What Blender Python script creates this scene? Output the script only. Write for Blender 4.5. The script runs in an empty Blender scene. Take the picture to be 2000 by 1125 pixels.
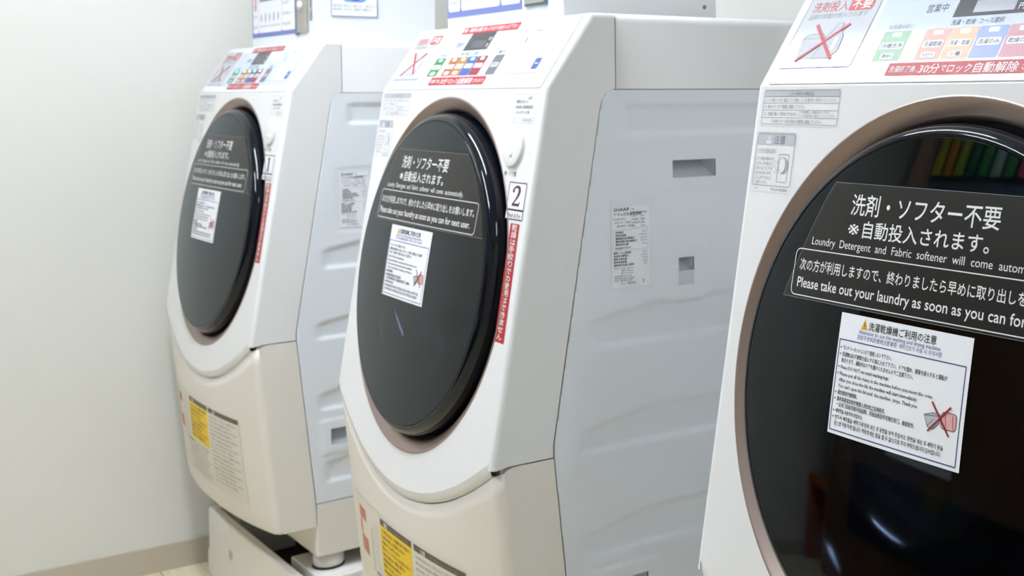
import bpy, math
from mathutils import Vector, Matrix
C = bpy.context.scene.collection
PI = math.pi
# ------------------------------------------------------------------ camera, world, light
ZW = 1.15                      # height of the washers' front crease above the floor
cam_d = bpy.data.cameras.new('camera'); cam = bpy.data.objects.new('camera', cam_d); C.objects.link(cam)
cam_d.sensor_width = 36; cam_d.lens = 2396.09 * 36 / 2000
cam_d.shift_x = (1000 - 1463.31) / 2000; cam_d.shift_y = (265.67 - 562.5) / 2000
yaw, pitch, roll = 0.9201, -0.0341, -0.0054
fwd = Vector((-math.sin(yaw) * math.cos(pitch), math.cos(yaw) * math.cos(pitch), math.sin(pitch)))
rt = Vector((math.cos(yaw), math.sin(yaw), 0)); up = rt.cross(fwd)
r2 = math.cos(roll) * rt + math.sin(roll) * up; u2 = math.cos(roll) * up - math.sin(roll) * rt
cam.matrix_world = Matrix(((r2.x, u2.x, -fwd.x, 1.7809), (r2.y, u2.y, -fwd.y, -0.7838),
                           (r2.z, u2.z, -fwd.z, ZW - 0.0082), (0, 0, 0, 1)))
cam_d.clip_start = 0.02
cam_d.dof.use_dof = True; cam_d.dof.focus_distance = 1.10; cam_d.dof.aperture_fstop = 14
bpy.context.scene.camera = cam
sc = bpy.context.scene
sc.view_settings.view_transform = 'Standard'; sc.view_settings.look = 'None'
sc.view_settings.gamma = 1; sc.view_settings.use_curve_mapping = False
sc.view_settings.exposure = 1.33
w = bpy.data.worlds.new('world'); sc.world = w; w.use_nodes = True
w.node_tree.nodes['Background'].inputs[0].default_value = (0.80, 0.88, 1.0, 1)
w.node_tree.nodes['Background'].inputs[1].default_value = 0.35
LAMP = 30.0                     # strength of the ceiling diffusers
LAMPS = [(-0.22, -0.425, 1.10, 0.085, 0, 1.0), (0.10, -1.38, 1.10, 0.085, 0, 1.0), (2.15, -0.05, 0.60, 0.085, 0, 0.45)]   # x, y, length, width, turn, factor; second and third are added fills

# ------------------------------------------------------------------ materials
def srgb(r, g, b):
    f = lambda c: (c / 255) / 12.92 if c / 255 <= .04045 else ((c / 255 + .055) / 1.055) ** 2.4
    return (f(r), f(g), f(b), 1)
def mat(name, col, rough=.5, metal=0, coat=0, spec=.5, noise=0, bump=0, scale=40, emit=0, coat_rough=.03):
    m = bpy.data.materials.new(name); m.use_nodes = True; nt = m.node_tree
    b = nt.nodes['Principled BSDF']
    b.inputs['Base Color'].default_value = col; b.inputs['Roughness'].default_value = rough
    b.inputs['Metallic'].default_value = metal; b.inputs['Coat Weight'].default_value = coat
    b.inputs['Coat Roughness'].default_value = coat_rough; b.inputs['Specular IOR Level'].default_value = spec
    if emit:
        b.inputs['Emission Color'].default_value = col; b.inputs['Emission Strength'].default_value = emit
    if noise or bump:
        tc = nt.nodes.new('ShaderNodeTexCoord'); n = nt.nodes.new('ShaderNodeTexNoise')
        n.inputs['Scale'].default_value = scale; n.inputs['Detail'].default_value = 5
        nt.links.new(tc.outputs['Object'], n.inputs['Vector'])
        if noise:
            mr = nt.nodes.new('ShaderNodeMapRange'); mr.inputs[3].default_value = 1 - noise; mr.inputs[4].default_value = 1
            nt.links.new(n.outputs['Fac'], mr.inputs[0])
            mx = nt.nodes.new('ShaderNodeMix'); mx.data_type = 'RGBA'; mx.blend_type = 'MULTIPLY'
            mx.inputs[0].default_value = 1; mx.inputs[6].default_value = col
            nt.links.new(mr.outputs[0], mx.inputs[7]); nt.links.new(mx.outputs[2], b.inputs['Base Color'])
        if bump:
            bp = nt.nodes.new('ShaderNodeBump'); bp.inputs['Strength'].default_value = bump; bp.inputs['Distance'].default_value = .002
            nt.links.new(n.outputs['Fac'], bp.inputs['Height']); nt.links.new(bp.outputs[0], b.inputs['Normal'])
    return m
M = {}
M['white'] = mat('white_plastic', srgb(230, 230, 229), .32, noise=.015, scale=8)
M['plate'] = mat('glossy_panel_plate', srgb(230, 234, 240), .07, noise=.01)
M['metal'] = mat('painted_side_metal', srgb(230, 234, 239), .38, noise=.02, scale=6)
M['lower'] = mat('white_plastic_warm_bounce', srgb(231, 225, 216), .36, noise=.015, scale=8)  # warm bounce from the floor is put into this white plastic's colour
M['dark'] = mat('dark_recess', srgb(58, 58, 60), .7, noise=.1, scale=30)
M['recess'] = mat('grey_recess_plastic', srgb(206, 210, 214), .5, noise=.05, scale=30)
M['bezel'] = mat('champagne_bezel', srgb(170, 152, 143), .38, metal=.6, noise=.03, scale=12)
M['rim'] = mat('door_rim_gloss', srgb(5, 12, 24), .07, spec=.36, noise=.1, scale=20)
def tinted_glass():
    m = bpy.data.materials.new('door_tinted_glass_see_through'); m.use_nodes = True; nt = m.node_tree
    for n in list(nt.nodes): nt.nodes.remove(n)
    out = nt.nodes.new('ShaderNodeOutputMaterial'); mx = nt.nodes.new('ShaderNodeMixShader'); fr = nt.nodes.new('ShaderNodeFresnel')
    tr = nt.nodes.new('ShaderNodeBsdfTransparent'); gl = nt.nodes.new('ShaderNodeBsdfGlossy')
    nz = nt.nodes.new('ShaderNodeTexNoise'); nz.inputs['Scale'].default_value = 5; mr = nt.nodes.new('ShaderNodeMapRange'); mr.inputs[3].default_value = 1.36; mr.inputs[4].default_value = 1.40
    nt.links.new(nz.outputs['Fac'], mr.inputs[0]); nt.links.new(mr.outputs[0], fr.inputs['IOR'])
    tr.inputs['Color'].default_value = (.24, .28, .34, 1); gl.inputs['Roughness'].default_value = .035; gl.inputs['Color'].default_value = (.88, .95, 1, 1)
    nt.links.new(fr.outputs[0], mx.inputs[0]); nt.links.new(tr.outputs[0], mx.inputs[1]); nt.links.new(gl.outputs[0], mx.inputs[2]); nt.links.new(mx.outputs[0], out.inputs[0])
    return m
M['glass'] = tinted_glass()
M['bowl'] = mat('dark_glass_bowl', srgb(38, 42, 48), .10, spec=.8, noise=.3, scale=30)
M['film'] = mat('black_film', srgb(34, 33, 30), .33, spec=.34, noise=.12, scale=300)
M['paper'] = mat('white_paper', srgb(238, 240, 244), .45, noise=.01, scale=30)
M['tw'] = mat('white_print', srgb(232, 232, 232), .5, noise=.01)
M['tk'] = mat('black_print', srgb(48, 46, 48), .6, noise=.01)
M['tg'] = mat('grey_print', srgb(140, 142, 148), .6, noise=.01)
M['tl'] = mat('pale_grey_print', srgb(188, 190, 195), .6, noise=.01)
M['tb'] = mat('blue_print', srgb(70, 88, 150), .5, noise=.01)
M['navy'] = mat('navy_print', srgb(44, 58, 118), .5, noise=.01)
M['tr'] = mat('red_print', srgb(180, 40, 40), .5, noise=.01)
M['dr'] = mat('deep_red_print', srgb(150, 30, 34), .5, noise=.01)
M['pink'] = mat('pink_print', srgb(222, 168, 168), .5, noise=.01)
M['maroon'] = mat('maroon_print', srgb(78, 40, 46), .5, noise=.01)
M['yellow'] = mat('yellow_label', srgb(246, 205, 26), .5, noise=.02, scale=60)
M['amber'] = mat('amber_print', srgb(230, 170, 60), .5, noise=.01)
M['brown'] = mat('brown_print', srgb(96, 84, 68), .5, noise=.01)
M['lav'] = mat('lavender_overlay', srgb(200, 209, 230), .09, noise=.01)
M['disp'] = mat('display_black', srgb(48, 50, 56), .09, noise=.02)
M['disp2'] = mat('display_window', srgb(78, 78, 88), .2, noise=.05, scale=300)
M['green'] = mat('green_button', srgb(52, 124, 50), .35, noise=.01)
M['orange'] = mat('orange_button', srgb(168, 84, 34), .35, noise=.01)
M['gold'] = mat('gold_button', srgb(172, 118, 28), .35, noise=.01)
M['blueb'] = mat('blue_button', srgb(54, 86, 160), .35, noise=.01)
M['redb'] = mat('red_button', srgb(150, 28, 50), .35, noise=.01)
M['greyb'] = mat('grey_button', srgb(104, 106, 110), .35, noise=.01)
M['lit'] = mat('lit_indicator', srgb(120, 255, 215), .4, emit=1.2)
M['rubber'] = mat('black_rubber', srgb(30, 30, 30), .7, noise=.1)
M['box'] = mat('white_coated_steel', srgb(226, 229, 230), .35, noise=.01, scale=8)
M['steel'] = mat('brushed_steel', srgb(178, 174, 164), .42, metal=.5, noise=.05, scale=60)
M['slate'] = mat('slate_frame', srgb(104, 118, 130), .5, noise=.02)
M['screw'] = mat('screw_metal', srgb(120, 120, 118), .35, metal=.8, noise=.02)
M['pan'] = mat('pan_plastic', srgb(236, 234, 228), .35, noise=.02, scale=10)
M['base'] = mat('baseboard_vinyl', srgb(192, 183, 166), .45, noise=.03, scale=20)
M['ceil'] = mat('ceiling_paint', srgb(232, 232, 228), .8, noise=.02, scale=6)
M['lamp_body'] = mat('lamp_housing', srgb(235, 235, 235), .4, noise=.01)
M['pic1'] = mat('picture_sky_blue', srgb(126, 168, 232), .5, noise=.1, scale=30)
M['pic2'] = mat('picture_blue', srgb(92, 112, 200), .5, noise=.15, scale=40)

def wallpaper():
    m = mat('wallpaper_fine_weave', srgb(228, 227, 220), .75, noise=.05, scale=3); nt = m.node_tree
    b = nt.nodes['Principled BSDF']; tc = nt.nodes.new('ShaderNodeTexCoord')
    mp = nt.nodes.new('ShaderNodeMapping'); mp.inputs['Scale'].default_value = (60, 60, 420)
    n = nt.nodes.new('ShaderNodeTexNoise'); n.inputs['Scale'].default_value = 3; n.inputs['Detail'].default_value = 6
    bp = nt.nodes.new('ShaderNodeBump'); bp.inputs['Strength'].default_value = .35; bp.inputs['Distance'].default_value = .002
    nt.links.new(tc.outputs['Object'], mp.inputs[0]); nt.links.new(mp.outputs[0], n.inputs['Vector'])
    nt.links.new(n.outputs['Fac'], bp.inputs['Height']); nt.links.new(bp.outputs[0], b.inputs['Normal'])
    return m
def planks(name, c1, c2, sx, sy, rough=.45, grain=(3, 40, 3)):
    m = bpy.data.materials.new(name); m.use_nodes = True; nt = m.node_tree; b = nt.nodes['Principled BSDF']
    b.inputs['Roughness'].default_value = rough
    tc = nt.nodes.new('ShaderNodeTexCoord'); br = nt.nodes.new('ShaderNodeTexBrick')
    br.inputs['Color1'].default_value = c1; br.inputs['Color2'].default_value = c2
    br.inputs['Mortar'].default_value = tuple(c * .45 for c in c1[:3]) + (1,)
    br.inputs['Scale'].default_value = 1; br.inputs['Mortar Size'].default_value = .002
    br.inputs['Brick Width'].default_value = sx; br.inputs['Row Height'].default_value = sy
    mp = nt.nodes.new('ShaderNodeMapping'); mp.inputs['Scale'].default_value = grain
    n = nt.nodes.new('ShaderNodeTexNoise'); n.inputs['Scale'].default_value = 4; n.inputs['Detail'].default_value = 7
    mr = nt.nodes.new('ShaderNodeMapRange'); mr.inputs[3].default_value = .7; mr.inputs[4].default_value = 1.1
    mx = nt.nodes.new('ShaderNodeMix'); mx.data_type = 'RGBA'; mx.blend_type = 'MULTIPLY'; mx.inputs[0].default_value = 1
    nt.links.new(tc.outputs['Object'], br.inputs['Vector']); nt.links.new(tc.outputs['Object'], mp.inputs[0])
    nt.links.new(mp.outputs[0], n.inputs['Vector']); nt.links.new(n.outputs['Fac'], mr.inputs[0])
    nt.links.new(br.outputs['Color'], mx.inputs[6]); nt.links.new(mr.outputs[0], mx.inputs[7])
    nt.links.new(mx.outputs[2], b.inputs['Base Color'])
    return m
M['wall'] = wallpaper()
M['floor'] = planks('vinyl_floor_boards', srgb(238, 228, 198), srgb(226, 213, 178), 1.2, .15)
M['wood'] = planks('walnut_boards', srgb(122, 88, 58), srgb(104, 74, 48), .12, 3.0, grain=(30, 30, 1.5))
M['redwood'] = mat('orange_stained_wood', srgb(214, 120, 56), .4, noise=.3, scale=14)
M['blackpanel'] = mat('black_laminate', srgb(16, 16, 17), .35, noise=.1)

# ------------------------------------------------------------------ builders
class MB:
    def __init__(s): s.v = []; s.f = []; s.m = []; s.sm = []
    def face(s, pts, m=0, smooth=False):
        k = len(s.v); s.v += [tuple(p) for p in pts]; s.f.append(tuple(range(k, k + len(pts)))); s.m.append(m); s.sm.append(smooth)
    def grid(s, rows, m=0, smooth=True, closed=False, flip=False):
        k = len(s.v); n = len(rows[0])
        for r in rows: s.v += [tuple(p) for p in r]
        for i in range(len(rows) - 1):
            for j in range(n if closed else n - 1):
                a, b = k + i * n + j, k + i * n + (j + 1) % n
                q = (a, b, b + n, a + n)
                s.f.append(q[::-1] if flip else q); s.m.append(m); s.sm.append(smooth)
    def box(s, x0, y0, z0, x1, y1, z1, m=0):
        p = [(x, y, z) for z in (z0, z1) for y in (y0, y1) for x in (x0, x1)]
        for q in ((0, 2, 3, 1), (4, 5, 7, 6), (0, 1, 5, 4), (2, 6, 7, 3), (0, 4, 6, 2), (1, 3, 7, 5)):
            s.face([p[i] for i in q], m)
    def build(s, name, mats, parent=None, off=(0, 0, 0), bevel=0, seg=2, weld=True, recalc=False):
        me = bpy.data.meshes.new(name)
        me.from_pydata([(a + off[0], b + off[1], c + off[2]) for a, b, c in s.v], [], s.f)
        for m in mats: me.materials.append(M[m])
        me.polygons.foreach_set('material_index', s.m); me.polygons.foreach_set('use_smooth', s.sm)
        if weld:
            import bmesh
            bm = bmesh.new(); bm.from_mesh(me); bmesh.ops.remove_doubles(bm, verts=bm.verts, dist=1e-5)
            bmesh.ops.dissolve_degenerate(bm, edges=bm.edges, dist=1e-6)
            if recalc: bmesh.ops.recalc_face_normals(bm, faces=bm.faces)
            bm.to_mesh(me); bm.free()
        me.update()
        o = bpy.data.objects.new(name, me); C.objects.link(o)
        if parent: o.parent = parent
        if bevel:
            b = o.modifiers.new('bevel', 'BEVEL'); b.width = bevel; b.segments = seg; b.limit_method = 'ANGLE'
            b.angle_limit = math.radians(35); b.harden_normals = True
        return o
def tag(o, label=None, cat=None, group=None, kind=None):
    if label: o['label'] = label
    if cat: o['category'] = cat
    if group: o['group'] = group
    if kind: o['kind'] = kind
    return o
def empty(name, loc, rz=0):
    o = bpy.data.objects.new(name, None); C.objects.link(o); o.location = loc; o.rotation_euler = (0, 0, rz)
    o.empty_display_size = .1; return o
def children(o): return [c for c in list(o.children)]
def copy_tree(o, parent=None):
    c = o.copy(); C.objects.link(c); c.parent = parent
    for ch in children(o): copy_tree(ch, c)
    return c

_tc = {}
def text_mesh(s, bold=0.0, res=2):
    key = (s, res)
    if key not in _tc:
        c = bpy.data.curves.new('t', 'FONT'); c.body = s; c.size = 1; c.resolution_u = res; c.offset = 0
        o = bpy.data.objects.new('t', c); C.objects.link(o); bpy.context.view_layer.update()
        dg = bpy.context.evaluated_depsgraph_get(); ev = o.evaluated_get(dg); me = ev.to_mesh()
        vs = [(v.co.x, v.co.y) for v in me.vertices]; fs = [tuple(p.vertices) for p in me.polygons]
        ev.to_mesh_clear(); bpy.data.objects.remove(o); bpy.data.curves.remove(c)
        _tc[key] = (vs, fs)
    return _tc[key]

class Decal:
    """flat print on a surface; fn(x, y, lift) -> point; x right, y up"""
    def __init__(s, fn, mats, step=.02, e0=.0004, e=.00018): s.fn = fn; s.mb = MB(); s.mats = mats; s.step = step; s.e0 = e0; s.e = e
    def mi(s, m):
        if m not in s.mats: s.mats.append(m)
        return s.mats.index(m)
    def lift(s, L): return s.e0 + s.e * L
    def rows(s, xs_lo, xs_hi, ys, m, L, n=8):
        R = [[s.fn(a + (b - a) * i / n, y, s.lift(L)) for i in range(n + 1)] for a, b, y in zip(xs_lo, xs_hi, ys)]
        s.mb.grid(R, s.mi(m), smooth=False)
    def rect(s, x0, y0, x1, y1, m, L=0):
        nx = max(1, math.ceil(abs(x1 - x0) / s.step)); ny = max(1, math.ceil(abs(y1 - y0) / s.step))
        ys = [y0 + (y1 - y0) * i / ny for i in range(ny + 1)]
        s.rows([x0] * len(ys), [x1] * len(ys), ys, m, L, nx)
    def poly(s, pts, m, L=0): s.mb.face([s.fn(x, y, s.lift(L)) for x, y in pts], s.mi(m))
    def rrect_pts(s, x0, y0, x1, y1, r, n=4):
        P = []
        for cx, cy, a0 in ((x1 - r, y0 + r, -90), (x1 - r, y1 - r, 0), (x0 + r, y1 - r, 90), (x0 + r, y0 + r, 180)):
            for i in range(n + 1):
                a = math.radians(a0 + 90 * i / n); P.append((cx + r * math.cos(a), cy + r * math.sin(a)))
        return P
    def rrect(s, x0, y0, x1, y1, r, m, L=0): s.poly(s.rrect_pts(x0, y0, x1, y1, r), m, L)
    def path(s, pts, wd, m, L=0, closed=False):
        P = []
        n = len(pts)
        for i in range(n if closed else n - 1):                    # subdivide
            a, b = pts[i], pts[(i + 1) % n]; k = max(1, math.ceil(math.hypot(b[0] - a[0], b[1] - a[1]) / s.step))
            P += [(a[0] + (b[0] - a[0]) * j / k, a[1] + (b[1] - a[1]) * j / k) for j in range(k)]
        if not closed: P.append(pts[-1])
        A = []; n = len(P)
        for i in range(n):
            a = P[(i - 1) % n] if (closed or i) else P[i]; b = P[(i + 1) % n] if (closed or i < n - 1) else P[i]
            dx, dy = b[0] - a[0], b[1] - a[1]; l = math.hypot(dx, dy) or 1; A.append((-dy / l * wd / 2, dx / l * wd / 2))
        r0 = [s.fn(p[0] - a[0], p[1] - a[1], s.lift(L)) for p, a in zip(P, A)]
        r1 = [s.fn(p[0] + a[0], p[1] + a[1], s.lift(L)) for p, a in zip(P, A)]
        if closed: r0.append(r0[0]); r1.append(r1[0])
        s.mb.grid([r0, r1], s.mi(m), smooth=False)
    def frame(s, x0, y0, x1, y1, r, wd, m, L=0): s.path(s.rrect_pts(x0, y0, x1, y1, r), wd, m, L, True)
    def text(s, t, x, y, h, m, L=1, width=None, bold=0.0, res=2, shear=0, right=None):
        """baseline at (x, y), cap height about .72 of h"""
        vs, fs = text_mesh(t, bold, res)
        if not vs: return
        w0 = max(v[0] for v in vs); sx = (width / w0) if width else h
        if right is not None: x = right - w0 * sx
        k = len(s.mb.v); lf = s.lift(L)
        s.mb.v += [tuple(s.fn(x + vx * sx + shear * vy * h, y + vy * h, lf)) for vx, vy in vs]
        i = s.mi(m)
        for f in fs: s.mb.f.append(tuple(k + a for a in f)); s.mb.m.append(i); s.mb.sm.append(False)
        if bold:                                                    # heavier weight: strike again, shifted
            b = min(bold, .03) * h * .7
            for q, (ox, oy) in enumerate(((b, 0), (b / 2, b * .7), (b / 2, -b * .7))):
                k = len(s.mb.v); lf2 = lf + s.e * (.1 * (q + 1))
                s.mb.v += [tuple(s.fn(x + ox + vx * sx + shear * vy * h, y + oy + vy * h, lf2)) for vx, vy in vs]
                for f in fs: s.mb.f.append(tuple(k + a for a in f)); s.mb.m.append(i); s.mb.sm.append(False)
    def cell(s, x0, y0, x1, y1, t, h, m, L=1, **kw): s.text(t, x0, y0, h, m, L, width=x1 - x0, **kw)
    def build(s, name, parent, off=(0, 0, 0)): return s.mb.build(name, s.mats, parent, off, weld=False)

# ------------------------------------------------------------------ washer geometry (local frame: crease at z = 0)
OFF = (0, 0, .99)              # mesh offset so that the foot bottoms sit at the thing's origin
Hh, YT = .106, .0719           # top height, top front y
ZC, YC = -.497, -.0858         # chin on the side edges
ZB, YB = -.8915, -.043         # bottom edge of the lower cover
YS = .1091; KN = (.0064, -.4848); K2 = (.0064, -.5025); K3 = (.0405, -.844)
DEP = .64; HW = .3; RR = .008
LF = math.hypot(YC, ZC); fa, fb = YC / LF, ZC / LF
LP = math.hypot(YT, Hh); pa, pb = YT / LP, Hh / LP
def FP(u, v, off=0.0): return (u, fa * v + off * fb, fb * v - off * fa)      # front plane, v down
def PP(u, v, off=0.0): return (u, pa * v - off * pb, pb * v + off * pa)      # control panel, v up
def vb(u): return .601 - .105 * (u / .3) ** 2
def vs_(u): return .6155 - .1005 * (u / .3) ** 2
DC = .28; DR = .2690; DU = -.005           # door centre on the front plane, bezel radius

def make_washer():
    root = empty('washer_dryer', (0, 0, 0))
    # ---- front casing: top nose, slanted panel, front with round opening, sides
    mb = MB()
    th = [2 * PI * i / 120 for i in range(120)]
    for cu, cv in ((-.292, 0), (.292, 0), (.292, vb(.292)), (-.292, vb(.292))): th.append(math.atan2(cv - DC, cu) % (2 * PI))
    th = sorted(set(round(t, 6) for t in th))
    def outer(t):
        c, s_ = math.cos(t), math.sin(t); R = 9
        if abs(c) > 1e-9: R = min(R, .292 / abs(c))
        if s_ < 0: R = min(R, -DC / s_)
        else:
            lo, hi = 0, R
            f = lambda q: DC + q * s_ - vb(q * c)
            if f(hi) > 0:
                for _ in range(40):
                    md = (lo + hi) / 2
                    if f(md) > 0: hi = md
                    else: lo = md
                R = lo
        return c * R, DC + s_ * R
    ri = [(DU + DR * math.cos(t), DC + DR * math.sin(t)) for t in th]
    ro = [outer(t) for t in th]
    L = [[FP(*[a[k] + (b[k] - a[k]) * q for k in (0, 1)]) for a, b in zip(ri, ro)] for q in (0, .5, 1)]
    mb.grid(L, 0, smooth=False, closed=True, flip=False)
    # chin bevel strip
    N = 40; us = [-.292 + .584 * i / N for i in range(N + 1)]
    mb.grid([[FP(u, vb(u), 0) for u in us], [FP(u, vb(u) + (vs_(u) - vb(u)) * .5, -.0022) for u in us],
             [FP(u, vs_(u) - .001, -.0062) for u in us], [FP(u, vs_(u) - .001, -.014) for u in us]], 0)
    # slanted panel and nose
    def prof(d):                # profile polyline shifted inwards by d
        tp = []
        for i in range(7):       # rounded nose between the slanted panel and the top
            a = math.radians(180 - math.degrees(math.atan2(pa, pb)) - (180 - 90 - math.degrees(math.atan2(pa, pb))) * i / 6)
            tp.append(a)
        R = .012
        # tangent arc: centre
        half = (PI / 2 - math.atan2(pa, pb)) / 2
        tl = R * math.tan(half)
        cx = YT + tl; cz = Hh - R
        pts = [(pa * 0, pb * 0)]
        out = []
        for i in range(7):
            a = PI - math.atan2(pa, pb) - (PI / 2 - math.atan2(pa, pb)) * i / 6
            out.append((cx + (R - d) * math.cos(a), cz + (R - d) * math.sin(a)))
        lo = (0 + d * 1.0, 0 + d * .18)     # crease mitre
        ch = (FP(0, .512)[1] + d * 1.0, FP(0, .512)[2])
        return [ch, lo] + out + [(YS - .0008, Hh - d)]
    p0 = prof(0)
    mb.grid([[(x, y, z) for y, z in p0[1:]] for x in (-.292, .292)], 0, smooth=False, flip=True)
    for sgn in (-1, 1):
        rows = []
        for i in range(7):
            a = PI / 2 * i / 6; d = RR * (1 - math.cos(a)); x = sgn * (.292 + RR * math.sin(a))
            rows.append([(x, y, z) for y, z in prof(d)])
        mb.grid(rows, 0, smooth=True, flip=(sgn < 0))
        pr = prof(RR)
        side = pr + [(YS - .0008, .0)]
        for i in range(1, 6):
            a = PI / 2 * i / 6; side.append((YS - .025 * math.sin(a), 0 - .025 * (1 - math.cos(a))))
        side += [(YS - .0270, -.032), (KN[0] - .0013, KN[1]), (K2[0] - .0013, K2[1] + .0008), (YC + .024, -.5018), (YC + .013, -.5035)]
        mb.face([(sgn * HW, y, z) for y, z in (side if sgn < 0 else side[::-1])], 0)
    mb.build('front_casing', ['white'], root, OFF, recalc=True)
    # ---- lower cover
    mb = MB(); NT = 14
    def low(u, t, d=0):
        uu = max(-.3, min(.3, u)); s0 = FP(uu, vs_(uu) + .0012, -.0075)
        yb = YB - .030 * (1 - abs(uu / .3) ** 2.2)
        y = s0[1] + (yb - s0[1]) * t - .007 * 4 * t * (1 - t) * (1 - abs(uu / .3) ** 3); z = s0[2] + (ZB + .006 - s0[2]) * t
        return (u, y + d, z)
    RL = .012; xs = []
    for i in range(6): a = PI / 2 * (5 - i) / 5; xs.append((-(.3 - RL + RL * math.sin(a)), RL * (1 - math.cos(a))))
    M_ = 44; xs += [(-(.3 - RL) + 2 * (.3 - RL) * i / M_, 0) for i in range(1, M_)]
    xs += [(-x, d) for x, d in xs[:6][::-1]]
    rows = [[low(x, 0, d + .03) for x, d in xs]] + [[low(x, t / NT, d) for x, d in xs] for t in range(NT + 1)]
    rows.append([(x * .999, low(x, 1, d)[1] + .002, ZB + .0018) for x, d in xs]); rows.append([(x * .995, low(x, 1, d)[1] + .006, ZB) for x, d in xs])
    mb.grid(rows, 0, smooth=True)
    bt = [(x * .995, low(x, 1, d)[1] + .006, ZB) for x, d in xs]
    mb.face(bt + [(.298, .0405, ZB), (-.298, .0405, ZB)], 0)
    for sgn in (-1, 1):
        edge = [low(sgn * .3, t / NT, RL)[1:] for t in range(NT + 1)]
        side = [(YC + .02, -.5034)] + edge[1:] + [(edge[-1][0] + .005, ZB), (K3[0] - .0006, ZB), (K3[0] - .0006, K3[1]), (K2[0] - .0008, K2[1] - .0012)]
        side = [(K2[0] - .0008, K2[1] - .0008), (YC + .032, -.5034), (YC + .0235, -.5055)] + edge[:1] + edge[1:] + [(edge[-1][0] + .005, ZB), (K3[0], ZB), (K3[0] - .0012, K3[1])]
        mb.face([(sgn * HW, y, z) for y, z in (side if sgn > 0 else side[::-1])], 0)
    for sgn in (-1, 1): mb.box(min(sgn * .25, sgn * .294), -.0705, -.53, max(sgn * .25, sgn * .294), -.035, -.495)
    mb.build('lower_cover', ['lower'], root, OFF, recalc=True)
    # ---- top cover, core, base
    mb = MB(); R = .012
    pf = [(-HW, 0), (-HW, Hh - R - .004), (-HW, Hh - R - .001)] + [(-HW + R - R * math.cos(a), Hh - R + R * math.sin(a)) for a in [PI / 2 * i / 6 for i in range(7)]] + [(-HW + R + .001, Hh), (-HW + R + .005, Hh)]
    pf += [(-x, z) for x, z in pf[::-1]]
    mb.grid([[(x, y, z) for x, z in pf] for y in (YS + .0006, DEP)], 0, smooth=True)
    for y, fl in ((YS + .0006, 0), (DEP, 1)): mb.face([(x, y, z) for x, z in (pf[::-1] if fl else pf)], 0)
    mb.face([(-HW, YS, 0.0006), (HW, YS, .0006), (HW, DEP, .0006), (-HW, DEP, .0006)], 0)
    mb.build('top_cover', ['white'], root, OFF, recalc=True)
    mb = MB()
    poly = [(YS + .02, .1), (YS + .02, -.02), (KN[0] + .02, KN[1]), (.04, K3[1]), (.06, ZB + .01), (.06, -.93), (DEP - .01, -.93), (DEP - .01, .1)]
    for sgn in (-1, 1): mb.face([(sgn * .262, y, z) for y, z in poly])
    mb.grid([[(x, y, z) for y, z in poly + poly[:1]] for x in (-.262, .262)], 0, smooth=False)
    mb.build('inner_cabinet', ['dark'], root, OFF, recalc=True)
    mb = MB()
    bp = [(K3[0] + .0006, K3[1] - .0012), (K3[0] + .0006, -.957), (DEP, -.957), (DEP, K3[1] - .0012)]
    for sgn in (-1, 1): mb.face([(sgn * .2995, y, z) for y, z in bp])
    mb.grid([[(x, y, z) for y, z in bp + bp[:1]] for x in (-.2995, .2995)], 0, smooth=False)
    mb.build('base_frame', ['lower'], root, OFF, bevel=.004, recalc=True)
    mb = MB(); mb.box(-.297, DEP - .012, K3[1], .297, DEP, 0)
    mb.build('back_panel', ['metal'], root, OFF)
    # ---- pressed metal side panels
    holes = [(.2035, .2800, -.1290, -.1035, .030), (.2130, .2400, -.2660, -.2460, .022), (.0735, .1550, -.7270, -.6940, .030)]
    ribs = [(.113, -.025, -.063, .0), (.058, -.327, -.359, .18), (.042, -.478, -.504, .18), (.044, -.624, -.651, .18), (.055, -.767, -.802, .18)]
    def yfront(z):
        if z > -.0248: a = math.acos(max(-1, min(1, 1 + z / .025))); return YS - .025 * math.sin(a)
        if z > KN[1]: return YS - .0265 + (KN[0] - (YS - .0265)) * (z + .032) / (KN[1] + .032) if z < -.032 else YS - .025 - .0015 * (-.0248 - z) / .0072
        if z > K2[1]: return K2[0]
        return K2[0] + (K3[0] - K2[0]) * (K2[1] - z) / (K2[1] - K3[1])
    sm = lambda t: max(0, min(1, t)) ** 2 * (3 - 2 * max(0, min(1, t)))
    def depth(y, z):
        h = 0
        for y0, zt, zb, sl in ribs:
            top = zt + sl * min(max(y - y0, 0), .12); e = .010
            k = sm((y - y0) / .022) * sm((z - zb + e / 2) / e) * sm((top - z + e / 2) / e) * sm((.60 - y) / .03)
            h = max(h, .0045 * k)
        for y0, y1, z0, z1, _ in holes:                # shallow raised collar round each grip
            if (y0, z0) == (.2130, -.2660): z0 = -.288; 
            dd = max(y0 - y, y - y1, z0 - z, z - z1)
            if dd < .022: h = min(h, 0) - .0022 * sm((.022 - dd) / .006) * (1 if y0 < .2 else .35)
        y0, y1, z0, z1 = .094, .170, -.286, -.158        # embossed field under the rating label
        dd = max(y0 - y, y - y1, z0 - z, z - z1)
        h = h + .0010 * sm((.004 - dd) / .004) if dd < .004 else h
        return h
    def samp(lo, hi, step, extra):
        L = set(round(lo + (hi - lo) * i / math.ceil((hi - lo) / step), 5) for i in range(math.ceil((hi - lo) / step) + 1))
        L = sorted(L | set(extra)); out = [L[0]]
        for q in L[1:]:
            if q - out[-1] < .0009:
                if q in extra: out[-1] = q
            else: out.append(q)
        return out
    ys = samp(0.0, DEP, .006, {h[0] for h in holes} | {h[1] for h in holes})
    zz = samp(K3[1], -.0005, .0035, {h[2] for h in holes} | {h[3] for h in holes} | {-.0245, -.0238, -.022, -.019, -.015, -.011, -.0078, -.0045, -.002, -.001, KN[1], K2[1]})
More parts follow.
